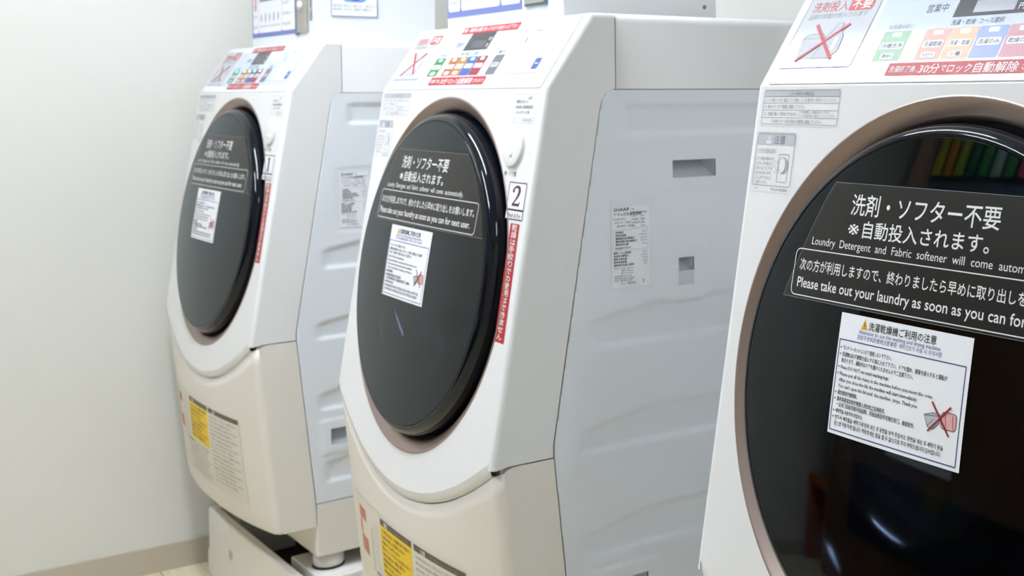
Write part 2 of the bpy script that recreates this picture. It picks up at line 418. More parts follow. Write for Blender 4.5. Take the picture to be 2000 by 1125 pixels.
    for sgn in (-1, 1):
        mb = MB(); idx = {}
        for j, z in enumerate(zz):
            yf = yfront(z) + .0006
            for i, y in enumerate(ys):
                yy = max(y, yf); idx[i, j] = len(mb.v); mb.v.append((sgn * (.2996 - depth(yy, z)), yy, z))
        for j in range(len(zz) - 1):
            for i in range(len(ys) - 1):
                if ys[i + 1] <= min(yfront(zz[j]), yfront(zz[j + 1])) + .0006: continue
                cy, cz = (ys[i] + ys[i + 1]) / 2, (zz[j] + zz[j + 1]) / 2
                if any(h[0] < cy < h[1] and h[2] < cz < h[3] for h in holes): continue
                q = (idx[i, j], idx[i + 1, j], idx[i + 1, j + 1], idx[i, j + 1])
                mb.f.append(q if sgn > 0 else q[::-1]); mb.m.append(0); mb.sm.append(True)
        fz = [z for z in zz if z < -.0008]                  # folded front and lower edges of the sheet
        mb.grid([[(sgn * q, yfront(z) + .0006 + e, z) for z in fz] for q, e in ((.2996, 0), (.290, .002))], 0, smooth=False)
        mb.grid([[(sgn * q, y, zz[0]) for y in (yfront(zz[0]), DEP)] for q in (.2996, .290)], 0, smooth=False)
        o = mb.build('side_panel', ['metal'], root, OFF)
        hg = []
        for n, (y0, y1, z0, z1, dp) in enumerate(holes):
            g = MB(); a, b = sgn * .2975, sgn * (.2975 - dp); e = .0008
            y0 -= e; y1 += e; z0 -= e; z1 += e
            c = a - (a - b) * .12
            g.face([(c, y0, z0), (c, y1 - .003, z0), (b, y1 - .012, z1), (b, y0, z1)]); g.face([(a, y0, z0), (c, y0, z0), (b, y0, z1), (a, y0, z1)])
            g.face([(a, y1, z0), (a, y1, z1), (b, y1 - .012, z1), (c, y1 - .003, z0)]); g.face([(a, y0, z0), (a, y1, z0), (c, y1 - .003, z0), (c, y0, z0)])
            g.face([(a, y0, z1), (b, y0, z1), (b, y1 - .012, z1), (a, y1, z1)])
            g.build('grip_recess', ['recess'], o, OFF)
        if sgn > 0:
            g = MB(); g.box(.2985, .213, -.2865, .3006, .240, -.2668); g.build('hole_cover', ['recess'], o, OFF)
            # rating label
            fn = lambda y, z, l: (.2990 + l, y, z)
            d = Decal(fn, ['paper'], e0=.0004)
            d.rect(.1005, -.2800, .1635, -.1655, 'paper')
            X = .1005
            d.text('SHARP', X + .003, -.1722, .0068, 'tk', bold=.03, width=.026)
            for t, x, z, h in (('ドラム式洗濯乾燥機', .003, -.1785, .0052), ('ES-HG10CL', .003, -.1845, .0042), ('外形寸法・質量は', .005, -.1895, .0035), ('屋内専用・家庭用', .009, -.1945, .0035)):
                d.text(t, X + x, z, h, 'tg' if h < .005 else 'tk')
            for i, t in enumerate(('相', '洗濯機能', '交流', '周波数', '定格電圧', '100')):
                d.text(t, X + .034, -.1715 - i * .0048, .0034, 'tg')
            for i, t in enumerate(('業務用', '脱水', '乾燥', '品番', '50-60')):
                d.text(t, X + .048, -.1763 - i * .0048, .0034, 'tg')
            d.path([(X + .032, -.1655), (X + .032, -.1965), (X + .061, -.1965)], .0004, 'tl', 1)
            d.path([(X + .032, -.1745), (X + .061, -.1745)], .0004, 'tl', 1); d.frame(X + .003, -.2275, X + .060, -.1985, .001, .0004, 'tl', 1)
            for i, (t, n) in enumerate((('定格電圧', '100 V'), ('定格周波数', '50-60 Hz'), ('電動機定格消費電力', '560 W'), ('電熱装置定格消費電力', '1120 W'), ('標準使用水量', '9.9 kg'))):
                d.text(t, X + .006, -.2035 - i * .0043, .0036, 'tk', bold=.02); d.text(n, 0, -.2035 - i * .0043, .0034, 'tg', right=X + .058)
            d.text('製造番号', X + .006, -.2258, .0034, 'tk'); d.text('000000', X + .020, -.2255, .004, 'tg')
            for i, (t, n) in enumerate((('標準ドラム回転数', '80 W'), ('乾燥時消費電力', '1120 W'), ('標準洗濯容量', '9.0 kg'), ('標準乾燥容量', '6.0 kg'), ('標準使用水量 定格時', '59 L'))):
                d.text(t, X + .003, -.2325 - i * .0043, .0036, 'tk', bold=.02); d.text(n, 0, -.2325 - i * .0043, .0034, 'tg', right=X + .059)
            for i, t in enumerate(('外形寸法  幅   600 mm', '             奥行 728 mm', '             高さ 1115 mm')): d.text(t, X + .003, -.2540 - i * .0035, .0032, 'tg', width=.032)
            for i, t in enumerate(('家庭用品品質表示法に基づく表示', '電気用品安全法適合', 'PSE 標準処理')): d.text(t, X + .004, -.2650 - i * .0033, .0030, 'tg', width=(.028, .034, .030)[i])
            d.text('シャープ株式会社', X + .014, -.2762, .0040, 'tk', width=.026); d.text('2', X + .0505, -.2755, .0065, 'tk')
            d.build('rating_label', o, OFF)
    # ---- feet
    for fx, fy in ((.262, .078), (-.262, .078), (.262, .56), (-.262, .56)):
        mb = MB()
        cyl = lambda r, z: [(fx + r * math.cos(2 * PI * i / 32), fy + r * math.sin(2 * PI * i / 32), z) for i in range(32)]
        mb.grid([cyl(.001, -.957), cyl(.031, -.957), cyl(.031, -.983), cyl(.029, -.9865)], 0, closed=True, flip=True)
        mb.grid([cyl(.0325, -.9865), cyl(.0325, -.990), cyl(.001, -.990)], 1, closed=True, flip=True); mb.grid([cyl(.0, -.9864), cyl(.0325, -.9864)], 1, closed=True)
        mb.build('foot', ['lower', 'rubber'], root, OFF)
    # ---- bezel round the door
    th = [2 * PI * i / 128 for i in range(128)]
    ring = lambda r, off: [FP(DU + r * math.cos(t), DC + r * math.sin(t), off) for t in th]
    mb = MB()
    prof_r = [(.2703, .0002), (.2693, .0009), (.2682, .0011), (.2670, .0006), (.2650, -.0008), (.2600, -.0042), (.2540, -.0080), (.2505, -.0110), (.2500, -.0320)]
    mb.grid([ring(r, o) for r, o in prof_r], 0, closed=True)
    mb.build('door_bezel', ['bezel'], root, OFF, recalc=False)
    mb = MB(); mb.grid([ring(.2510, -.0300), ring(.175, -.0302)], 0, closed=True); mb.build('door_gasket', ['dark'], root, OFF)
    # ---- door
    mb = MB()
    pr = [(.2440, -.0295), (.2450, -.0060), (.2440, .0030), (.2420, .0090), (.2390, .0128), (.2358, .0150), (.2325, .0160), (.2312, .0160), (.2306, .0153), (.2300, .0148)]
    mb.grid([ring(r, o) for r, o in pr], 0, closed=True)
    door = mb.build('door', ['rim'], root, OFF)
    mb = MB(); mb.grid([ring(.2300, .0148), ring(.2220, .0060), ring(.1720, .0045), ring(.1700, -.0040)] + [ring(.1700 * math.cos(PI / 2 * i / 24) + .0001, -.0040 - .062 * math.sin(PI / 2 * i / 24)) for i in range(1, 25)], 0, closed=True)
    mb.build('glass_bowl', ['bowl'], door, OFF)
    dome = lambda r: .0162 + .0112 * (1 - (r / .2298) ** 2)
    mb = MB(); rs = [.2298, .2296] + [.2296 * (1 - i / 18) + .0001 for i in range(1, 19)]
    mb.grid([ring(.2298, .0140)] + [ring(r, dome(r)) for r in rs], 0, closed=True, flip=True)
    mb.build('door_glass', ['glass'], door, OFF)
    fn = lambda x, y, l: FP(x, DC - y, dome(math.hypot(x - DU, y)) + l)     # y up from the door centre
    V = lambda v: DC - v
    # black notice
    d = Decal(fn, ['film'])
    N = 16; lo, hi, yy = [], [], []
    for i in range(N + 1):
        y = V(.0975) + (V(.2125) - V(.0975)) * i / N; c = math.sqrt(.2255 ** 2 - y * y)
        yy.append(y); lo.append(max(DU - c, -.137 - .054 * (i / N) ** .85)); hi.append(DU + c)
    d.rows(lo, hi, yy, 'film', 0, 24)
    d.path([(a, b) for a, b in zip(lo, yy)], .0004, 'tg', 1); d.path([(lo[0], yy[0]), (hi[0], yy[0])], .0004, 'tg', 1); d.path([(lo[-1], yy[-1]), (hi[-1], yy[-1])], .0004, 'tg', 1)
    d.text('洗剤・ソフター不要', -.1095, V(.1255), .0215, 'tw', width=.181, bold=.018, res=3)
    d.text('※', -.1095, V(.1468), .0185, 'tw', width=.0165, bold=.004, res=3); d.text('自動投入されます。', -.0905, V(.1463), .0172, 'tw', width=.1545, bold=.022, res=3)
    d.text('Loundry  Detergent  and  Fabric  softener  will  come  automatically.', -.1590, V(.1595), .0108, 'tw', width=.2935, res=3)
    d.frame(-.1800, V(.2098), .1850, V(.1650), .006, .0010, 'tw', 1)
    d.text('次の方が利用しますので、終わりましたら早めに取り出しをお願いします。', -.1720, V(.1845), .0125, 'tw', width=.3480, bold=.022, res=2)
    d.text('Please take out your laundry as soon as you can for next user.', -.1725, V(.2018), .0138, 'tw', width=.3420, bold=.028, res=3)
    d.build('detergent_notice', door, OFF)
    # white notice
    d = Decal(fn, ['paper'], e0=.0007)
    d.rect(-.0985, V(.3275), .0625, V(.2175), 'paper')
    d.frame(-.0960, V(.3240), .0580, V(.2418), .0003, .0009, 'navy', 1)
    d.poly([(-.0700, V(.2295)), (-.0612, V(.2295)), (-.0656, V(.2195))], 'amber', 1); d.rect(-.0660, V(.2268), -.0652, V(.2230), 'tk', 2); d.rect(-.0660, V(.2284), -.0652, V(.2276), 'tk', 2)
    d.text('洗濯乾燥機ご利用の注意', -.0605, V(.2285), .0082, 'tk', width=.083, bold=.02)
    d.text('Attention to use the washing and drying machine', -.0720, V(.2335), .0053, 'tb', width=.100)
    d.text('洗衣干衣机的使用注意事项  세탁건조기 사용 시 주의사항', -.0735, V(.2385), .0048, 'tb', width=.104)
    LN = [('ランドリーネットに入れて使用しないで下さい。', .2505, .064, 1), ('洗濯物は必ず硬貨を投入する前に入れて下さい。ドアを閉め、硬貨を投入すると運転が', .2565, .130, 1),
          ('始まります。運転中はドアを開けられませんのでご注意下さい。', .2620, .092, 0), ('Please DO NOT use mesh washing bags.', .2680, .064, 1),
          ('Please put all the items in the machine before you insert the coins.', .2740, .117, 1), ('After you close the lid, the machine will start immediately.', .2795, .100, 0),
          ("You can't open the lid until  the machine  stops. Thank you.", .2850, .101, 0), ('请勿使用衣物网袋。', .2912, .027, 1), ('请先将欲清洗的衣物放入洗衣机之后再投币。', .2970, .064, 1),
          ('一旦关门后投币就开始运转。开始运转后不可再打开门。谢谢合作。', .3020, .100, 0), ('세탁망을 사용하지 마십시오.', .3078, .037, 1),
          ('반드시 세탁물을 세탁기에 먼저 넣은 후 동전을 넣어 주십시오. 동전을 넣은 후 세탁기 문을', .3135, .134, 1), ('닫으면 작동하게 됩니다. 작동중에는 문을 열 수 없으므로 주의 부탁드립니다.감사합니다.', .3190, .132, 0)]
    for t, v, wd, bl in LN:
        d.text(t, -.0905, V(v), .0046, 'tk', width=wd, bold=.018, res=1)
        if bl: d.poly([(-.0930 + .0009 * math.cos(a), V(v - .0016) + .0009 * math.sin(a)) for a in [PI / 4 * k for k in range(8)]], 'tr', 1)
    # sketch of a washing net and a towel, crossed out
    d.poly([(.0190, V(.2880)), (.0290, V(.2850)), (.0370, V(.2850)), (.0365, V(.2925)), (.0300, V(.2985)), (.0240, V(.2975))], 'tl', 1)
    d.path([(.0190, V(.2880)), (.0290, V(.2850)), (.0370, V(.2850)), (.0365, V(.2925)), (.0300, V(.2985)), (.0240, V(.2975))], .0005, 'tk', 2, True)
    d.path([(.0195, V(.2885)), (.0365, V(.2865))], .0004, 'tk', 2); d.path([(.0240, V(.2965)), (.0300, V(.2900))], .0004, 'tk', 2)
    P = d.rrect_pts(.0385, V(.2960), .0545, V(.2820), .003); d.poly(P, 'pink', 1); d.path(P, .0005, 'tk', 2, True)
    d.path([(.0420, V(.2830)), (.0440, V(.2955))], .0004, 'dr', 2); d.path([(.0500, V(.2840)), (.0520, V(.2950))], .0004, 'dr', 2)
    d.path([(.0265, V(.2762)), (.0480, V(.3010))], .0017, 'dr', 3); d.path([(.0248, V(.3010)), (.0478, V(.2770))], .0017, 'dr', 4)
    d.build('usage_notice', door, OFF)
    # ---- control panel plate with its prints
    mb = MB()
    P0 = []
    for cx, cy, a0 in ((.283 - .004, .002 + .004, -90), (.283 - .004, .124 - .004, 0), (-.283 + .004, .124 - .004, 90), (-.283 + .004, .002 + .004, 180)):
        for i in range(5):
            a = math.radians(a0 + 22.5 * i); P0.append((cx + .004 * math.cos(a), cy + .004 * math.sin(a)))
    inn = lambda k: [(x - k * (1 if x > 0 else -1), y - k * (1 if y > .06 else -1)) for x, y in P0]
    mb.grid([[PP(x, y, -.0003) for x, y in P0], [PP(x, y, .0012) for x, y in P0], [PP(x, y, .0016) for x, y in inn(.0005)]], 0, smooth=False, closed=True)
    mb.face([PP(x, y, .0016) for x, y in inn(.0005)], 0)
    cp = mb.build('control_panel', ['plate'], root, OFF)
    fn = lambda x, y, l: PP(x, y, .0016 + l)
    d = Decal(fn, ['paper'], step=1, e0=.0002, e=.00012)
    M['greypaper'] = M.get('greypaper') or mat('satin_sticker', srgb(192, 195, 200), .08, noise=.01); d.rrect(-.2785, .0215, -.1655, .1150, .004, 'greypaper'); d.frame(-.2785, .0215, -.1655, .1150, .004, .0011, 'tg', 1)
    d.path([(-.2750, .0215), (-.1690, .0215)], .0012, 'tb', 2)
    d.text('洗剤投入', -.2700, .0955, .0150, 'tr', width=.0560, bold=.015); d.rrect(-.2115, .0935, -.1750, .1110, .003, 'tr', 1)
    d.text('不要', -.2085, .0965, .0140, 'tw', 2, width=.030, bold=.03); d.text('洗剤が自動で投入されます', -.2700, .0855, .0078, 'tg', width=.092)
    B = [(-.2560, .0330), (-.2600, .0600), (-.2540, .0650), (-.2300, .0650), (-.2260, .0600), (-.2260, .0330)]
    d.poly(B, 'tl', 1); d.path(B, .0007, 'tg', 2, True); d.path([(-.2600, .0590), (-.2260, .0590)], .0006, 'tg', 2)
    Bt = [(-.2300, .0330), (-.2240, .0620), (-.2170, .0700), (-.2150, .0770), (-.2060, .0770), (-.2060, .0700), (-.1980, .0600), (-.1960, .0420), (-.2060, .0330)]
    d.poly(Bt, 'tl', 3); d.path(Bt, .0007, 'tg', 4, True); d.rrect(-.2090, .0430, -.2040, .0600, .002, 'paper', 4)
    d.path([(-.2480, .0770), (-.2010, .0320)], .0042, 'tr', 5); d.path([(-.2560, .0300), (-.1960, .0760)], .0032, 'tr', 6)
    d.build('detergent_sticker', cp, OFF)
    d = Decal(fn, ['lav'], step=1, e0=.0002, e=.00012)
    d.poly([(-.1580, .0175), (.2600, .0175), (.2600, .1120), (-.1470, .1120), (-.1580, .1060)], 'lav', 0)
    d.rect(-.0560, .0750, .0320, .1090, 'disp', 1); d.rect(-.0330, .0790, .0160, .0930, 'disp2', 2); d.text('円', .0195, .0800, .0080, 'tw', 2, bold=.03)
    d.text('残り', .0175, .0930, .0070, 'tw', 2, bold=.02); d.text('営業中', -.0950, .0835, .0110, 'tk', 1, width=.028)
    d.text('洗濯・乾燥  コース選択', -.0540, .0660, .0070, 'tk', 1, width=.064); d.text('お洗濯の前に', -.1360, .0655, .0060, 'tg', 1, width=.034); d.text('運転スタート', .0830, .0655, .0065, 'tk', 1, width=.032)
    X0 = -.1380; bl = [(-.1380, -.1010, 'green', '内槽洗浄', '無料'), (-.0810, -.0490, 'orange', '洗濯乾燥', 'おまかせ'), (-.0480, -.0150, 'gold', '洗濯・乾燥', '少量'), (-.0140, .0200, 'blueb', '洗濯のみ', ''), (.0210, .0550, 'redb', '乾燥のみ', ''), (.0800, .1110, 'greyb', 'スタート', '')]
    for x0, x1, m, t, t2 in bl:
        d.rrect(x0, .0265, x1, .0625, .002, m, 1); xm = (x0 + x1) / 2
        if m != 'greyb': d.rrect(xm - .0055, .0555, xm + .0065, .0605, .001, 'lit', 2)
        d.rrect(x0 + .003, .0405, x1 - .003, .0490, .002, 'paper' if m != 'greyb' else 'tl', 2); d.text(t, x0 + .0045, .0425, .0062, 'tk', 3, width=x1 - x0 - .009)
        if t2: d.rrect(xm - .009, .0290, xm + .009, .0355, .002, 'paper', 2); d.text(t2, xm - .007, .0305, .0050, 'tk', 3, width=.014)
    d.rect(-.1100, .0092, .0930, .0240, 'tr', 2); d.text('洗濯終了後、', -.1070, .0135, .0080, 'tw', 3, width=.037, bold=.02); d.text('30分', -.0680, .0120, .0115, 'tw', 3, width=.026, bold=.03)
    d.text('で', -.0410, .0135, .0080, 'tw', 3, bold=.03); d.text('ロック', -.0330, .0120, .0105, 'tw', 3, width=.030, bold=.03); d.text('自動解除', -.0020, .0115, .0120, 'tw', 3, width=.052, bold=.03); d.text('されます', .0530, .0130, .0080, 'tw', 3, width=.036, bold=.02)
    d.rect(-.1020, .1090, .1000, .1225, 'tr', 2); d.text('洗剤・柔軟剤は自動で投入されます 料金を入れて下さい', -.0985, .1125, .0090, 'tw', 3, width=.194, bold=.03)
    Wb = [(.0400, .0830), (.1180, .0830), (.1260, .0900), (.1300, .1070), (.0400, .1070)]
    d.poly(Wb, 'paper', 1); d.path(Wb, .0005, 'tl', 2, True)
    for i, t in enumerate(('ドアを閉めてから', '硬貨を入れコースを選びスタート', 'を押してください')): d.text(t, .0480, .0990 - i * .0055, .0046, 'tg', 2)
    d.frame(.1460, .0270, .2500, .1085, .002, .0006, 'tl', 1); d.rect(.1480, .0985, .2490, .1075, 'paper', 1); d.text('時間延長スイッチ', .1680, .1005, .0052, 'tk', 2, width=.062)
    d.rect(.1460, .0262, .2500, .0274, 'pink', 2); d.rect(.1520, .0815, .1545, .0910, 'tk', 2); d.text('時刻・設定', .2080, .0880, .0050, 'tg', 2, width=.030)
    for i in range(4): d.rrect(.1600 + i * .0215, .0800, .1760 + i * .0215, .0950, .002, 'paper', 1); d.rect(.1670 + i * .0215, .0835, .1680 + i * .0215, .0910, 'tl', 2)
    for i in range(4): d.rrect(.1500 + i * .0215, .0570, .1670 + i * .0215, .0745, .002, 'paper', 1); d.rect(.1585 + i * .0215, .0610, .1600 + i * .0215, .0700, 'tg', 2)
    for i in range(3): d.rrect(.1500 + i * .0225, .0335, .1690 + i * .0225, .0525, .002, 'paper', 1); d.rect(.1590 + i * .0225, .0380, .1605 + i * .0225, .0470, 'tg', 2)
    d.rrect(.2210, .0335, .2390, .0525, .003, 'tb', 1); d.rect(.2250, .0425, .2350, .0440, 'tw', 2)
    d.build('operation_overlay', cp, OFF)
    # ---- printed labels on the front
    fn = lambda x, y, l: FP(x, -y, l)
    d = Decal(fn, ['white'], step=1, e0=.0002)
    d.frame(-.2848, -.0405, -.1660, -.0045, .002, .0004, 'tg', 1); d.rect(-.2846, -.0110, -.1662, -.0047, 'tl', 0); d.frame(-.2858, -.0425, -.1640, -.0035, .002, .0003, 'tl', 1)
    for v in (.0110, .0180, .0255, .0335): d.path([(-.2848, -v), (-.1660, -v)], .0004, 'tg', 1)
    d.text('エラー表示と対処方法', -.2450, -.0098, .0046, 'tg', 1, width=.040)
    for t, x, v, wd in (('C1  ドアが開いています  確認してドアを閉め、コースを選び押して再スタートしてください。', -.2825, .0165, .113), ('C2  給水エラーです  管理者に連絡してください。', -.2825, .0235, .066), ('C3  衣類が偏って脱水できません', -.2825, .0312, .055), ('その他のエラーが出た場合は 管理者に連絡してください。', -.2680, .0390, .080)):
        d.text(t, x, -v, .0044, 'tg', 1, width=wd)
    d.text('ドアを開閉し、衣類をほぐしてから', -.2250, -.0288, .0032, 'tg', 1, width=.046); d.text('コースを選び押して再スタートしてください。', -.2250, -.0325, .0032, 'tg', 1, width=.056)
    d.build('error_code_label', root, OFF)
    d = Decal(fn, ['white'], step=1, e0=.0002)
    d.rrect(-.2868, -.0628, -.2255, -.0505, .002, 'tl', 0); d.frame(-.2868, -.1055, -.2255, -.0505, .002, .0005, 'tg', 1); d.frame(-.2885, -.1125, -.2230, -.0490, .002, .0003, 'tl', 1)
    d.poly([(-.2720, -.0612), (-.2630, -.0612), (-.2675, -.0522)], 'tw', 1); d.rect(-.2679, -.0590, -.2671, -.0555, 'tg', 2); d.text('注意', -.2600, -.0605, .0100, 'tg', 1, width=.0185, bold=.02)
    d.text('けがの恐れあり', -.2840, -.0715, .0062, 'tg', 1, width=.030)
    for i, t in enumerate(('ドアを開け閉めする', 'ときは、手や指をはさ', 'まないようにする', 'おそれがあります。', 'とくにお子さまには', 'ご注意ください。')): d.text(t, -.2850, -.0790 - i * .0050, .0042, 'tg', 1, width=(.029, .029, .028, .028, .028, .023)[i])
    d.frame(-.2480, -.1010, -.2320, -.0720, .0004, .0005, 'tg', 1)
    El = lambda cx, cy, a, b: [(cx + a * math.cos(t * PI / 10), cy + b * math.sin(t * PI / 10)) for t in range(20)]
    d.poly(El(-.2390, -.0835, .0065, .0085), 'tl', 2); d.poly(El(-.2410, -.0835, .0055, .0082), 'white', 3); d.path(El(-.2410, -.0835, .0055, .0082), .0004, 'tg', 4, True)
    d.path([(-.2540, -.0800), (-.2470, -.0790), (-.2540, -.0850), (-.2470, -.0900), (-.2530, -.0910)], .0004, 'tg', 4)
    d.text('TCAUHA307JBRZ', -.2560, -.1105, .0040, 'tg', 1, width=.028); d.text('お願い', -.2830, -.1100, .0028, 'tl', 1)
    d.build('caution_label', root, OFF)
    d = Decal(fn, ['white'], step=1, e0=.0002)
    d.frame(.2150, -.0470, .2790, -.0070, .002, .0004, 'tl', 1); d.path([(.2150, -.0395), (.2790, -.0395)], .0003, 'tl', 1)
    for t, x, v, wd, m in (('故障かなと思ったら', .2200, .0190, .034, 'tg'), ('QRで', .2540, .0140, .012, 'tg'), ('0120', .2200, .0265, .016, 'tk'), ('お客様相談窓口', .2385, .0265, .033, 'tg'), ('くらしのサービス係', .2200, .0340, .042, 'tg'), ('No.', .2180, .0445, .005, 'tl'), ('000000000', .2440, .0445, .028, 'tl')):
        d.text(t, x, -v, .0052, m, 1, width=wd, bold=.02)
    d.build('service_label', root, OFF)
    # ---- round door-opening knob
    kc = (.2335, .0815); mb = MB()
    kr = lambda r, o, dx=0: [FP(kc[0] + r * math.cos(t), kc[1] + r * 1.02 * math.sin(t), o) for t in [2 * PI * i / 48 for i in range(48)]]
    mb.grid([kr(.0305, -.0002), kr(.0302, .0008), kr(.0288, .0008), kr(.0278, -.0010)], 0, closed=True)
    mb.grid([kr(.0272, -.001), kr(.0271, .0028), kr(.0264, .0040), kr(.0252, .0045), kr(.0150, .0047), kr(.0060, .0048), kr(.0002, .0048)], 0, closed=True)
    kn = mb.build('door_open_button', ['white'], root, OFF)
    d = Decal(fn, ['white'], step=1, e0=.0002); d.text('押・ドア開', .2130, -.1215, .0080, 'tk', 1, width=.036); d.build('button_caption', root, OFF)
    mb = MB(); cc = (.2340, .0905); mb.grid([[FP(cc[0] + r * math.cos(t), cc[1] + r * 1.1 * math.sin(t), o) for t in [2 * PI * i / 24 for i in range(24)]] for r, o in ((.0046, .0046), (.0042, .0056), (.0028, .0062), (.0001, .0063))], 0, closed=True)
    mb.build('thumb_dimple', ['white'], kn, OFF)
    # ---- red strip
    d = Decal(fn, ['tr'], step=1, e0=.0002)
    d.poly([(.2560, -.3460), (.2840, -.3460), (.2810, -.1850), (.2545, -.1850)], 'tr', 0)
    for i, ch in enumerate('乾燥は手絞りでの使用はできません'): d.text(ch, .2595, -.1940 - i * .00985, .0098, 'tw', 1, width=.0165, bold=.03)
    d.build('hand_wring_strip', root, OFF)
    # ---- printed sheet on the lower cover (follows its curve)
    def fn(x, z, l):
        s0 = FP(x, vs_(x) + .0012, -.0075); t = (z - s0[2]) / (ZB + .006 - s0[2]); p = low(x, t); return (x, p[1] - l - .0003, z)
    d = Decal(fn, ['paper'], step=.02)
    M['sheet'] = M.get('sheet') or mat('warm_paper', srgb(226, 220, 206), .5, noise=.01)
    d.rect(-.2450, -.8450, .2120, -.6640, 'sheet', 0); d.path([(-.2450, -.6640), (.2120, -.6640)], .0012, 'tw', 1)
    d.rect(-.0830, -.6780, .0470, -.6680, 'brown', 1); d.rect(-.0830, -.7600, .0470, -.6780, 'yellow', 1)
    d.rect(.0550, -.6780, .2100, -.6680, 'brown', 1)
    d.text('警告', -.0650, -.6770, .0085, 'tw', 2, bold=.03); d.text('感電・火災・けがの原因', -.0420, -.6765, .0065, 'tg', 2, width=.075)
    d.text('注意', .0780, -.6770, .0085, 'tw', 2, bold=.03); d.text('けがや漏水のおそれがあります', .1050, -.6765, .0065, 'tg', 2, width=.085)
    M['salmon'] = M.get('salmon') or mat('salmon_print', srgb(196, 120, 104), .5, noise=.01); d.rect(-.2100, -.7000, -.1650, -.6800, 'salmon', 1); d.rect(-.2080, -.7560, -.1620, -.7280, 'salmon', 1); d.rect(-.1350, -.7700, -.1330, -.7000, 'tg', 1)
    d.rect(-.2080, -.7260, -.1980, -.7020, 'salmon', 1)
    S = ('ドラムが完全に止まるまで、中の洗濯物には手などを触れない', '引火物の付着した衣類は入れない', 'お子様をドラムの中に入れない', '防水シートなどは洗わない', '浴室など湿気の多い場所に置かない', '修理技術者以外の人は分解しない', '電源プラグを抜くときはコードを持たない', '食用油の付着した衣類は乾燥しない')
    for i in range(8): d.text(S[i], -.0780, -.6880 - i * .0092, .0062, 'brown', 2, width=.118 - .02 * (i % 3), bold=.01)
    for i in range(16): d.text(S[(i * 3 + 1) % 8] + S[(i * 5) % 8], .0600, -.6880 - i * .0092, .0056, 'tg', 2, width=.140 - .013 * ((i * 2) % 4))
    for i in range(8): d.text(S[(i * 5 + 2) % 8] + S[(i * 3) % 8], -.1250, -.7720 - i * .0090, .0056, 'tg', 2, width=.165 - .012 * (i % 3))
    for i in range(9): d.text(S[(i + 3) % 8], -.1290, -.6900 - i * .0085, .0050, 'tl', 2, width=.040)
    d.rect(-.1230, -.7690, -.0700, -.7660, 'tg', 2)
    d.build('safety_sheet', root, OFF)
    return root

def number_sticker(parent, n):
    fn = lambda x, y, l: FP(x, -y, l)
    x0, x1 = (.2345, .2865) if n == '2' else (.2210, .2770)
    d = Decal(fn, ['paper'], step=1, e0=.0003)
    d.rect(x0, -.1800, x1, -.1290, 'paper', 0); d.frame(x0 + .001, -.1795, x1 - .001, -.1295, .0003, .0014, 'maroon', 1)
    d.rect(x0 + .001, -.1680, x1 - .001, -.1655, 'maroon', 1); d.text('Wash & Dry', x0 + .006, -.1770, .0085, 'tk', 1, width=x1 - x0 - .012)
    xc = (x0 + x1) / 2
    if n == '1':                       # serif figure 1
        d.poly([(xc - .0035, -.1610), (xc + .0035, -.1610), (xc + .0035, -.1340), (xc + .0010, -.1335), (xc - .0035, -.1360)], 'maroon', 1)
        d.rect(xc - .0095, -.1622, xc + .0095, -.1607, 'maroon', 2); d.poly([(xc - .0100, -.1375), (xc - .0100, -.1368), (xc + .0010, -.1335), (xc - .0035, -.1375)], 'maroon', 2)
    else:                              # serif figure 2 with swelling stroke
        P = [(-.0115, .0075, .0034), (-.0085, .0105, .0028), (-.004, .0127, .0028), (.001, .0130, .0036), (.0055, .0112, .0056), (.0072, .0080, .0068), (.0062, .0040, .0062),
             (.0030, -.0005, .0044), (-.002, -.0055, .0030), (-.0070, -.0098, .0026), (-.0098, -.0118, .0026)]
        yc = -.1478; A, B = [], []
        for i, (x, y, w_) in enumerate(P):
            a = P[max(0, i - 1)]; b = P[min(len(P) - 1, i + 1)]; dx, dy = b[0] - a[0], b[1] - a[1]; l = math.hypot(dx, dy)
            A.append(fn(xc + x - dy / l * w_ / 2, yc + y + dx / l * w_ / 2, d.lift(1))); B.append(fn(xc + x + dy / l * w_ / 2, yc + y - dx / l * w_ / 2, d.lift(1)))
        d.mb.grid([A, B], d.mi('maroon'), smooth=False)
        d.poly([(xc - .0115, yc - .0135), (xc + .0095, yc - .0135), (xc + .0118, yc - .0070), (xc + .0105, yc - .0070), (xc + .0080, yc - .0100), (xc - .0085, yc - .0102)], 'maroon', 2)
        d.poly([(xc - .0095 + .0026 * math.cos(t * PI / 6), yc + .0068 + .0026 * math.sin(t * PI / 6)) for t in range(12)], 'maroon', 3)
    d.build('number_sticker', parent, OFF)

PANH = ZW - .99                # top of the drain pan above the floor
WPOS = {1: (-1.0397, -.0401, .0482), 2: (0, 0, 0), 3: (1.0315, .0317, .0180)}
washer = make_washer()
ws = {2: washer, 1: copy_tree(washer), 3: copy_tree(washer)}
for k, (x, y, r) in WPOS.items(): ws[k].location = (x, y, PANH); ws[k].rotation_euler = (0, 0, r)
number_sticker(ws[1], '1'); number_sticker(ws[2], '2')
tag(ws[1], 'white front-loading washer-dryer numbered 1, the farthest, beside the left wall', 'washing machine', 'row of coin washer-dryers')
tag(ws[2], 'white front-loading washer-dryer numbered 2, in the middle of the row', 'washing machine', 'row of coin washer-dryers')
tag(ws[3], 'nearest white washer-dryer, cut off by the right edge, its round black door in close-up', 'washing machine', 'row of coin washer-dryers')

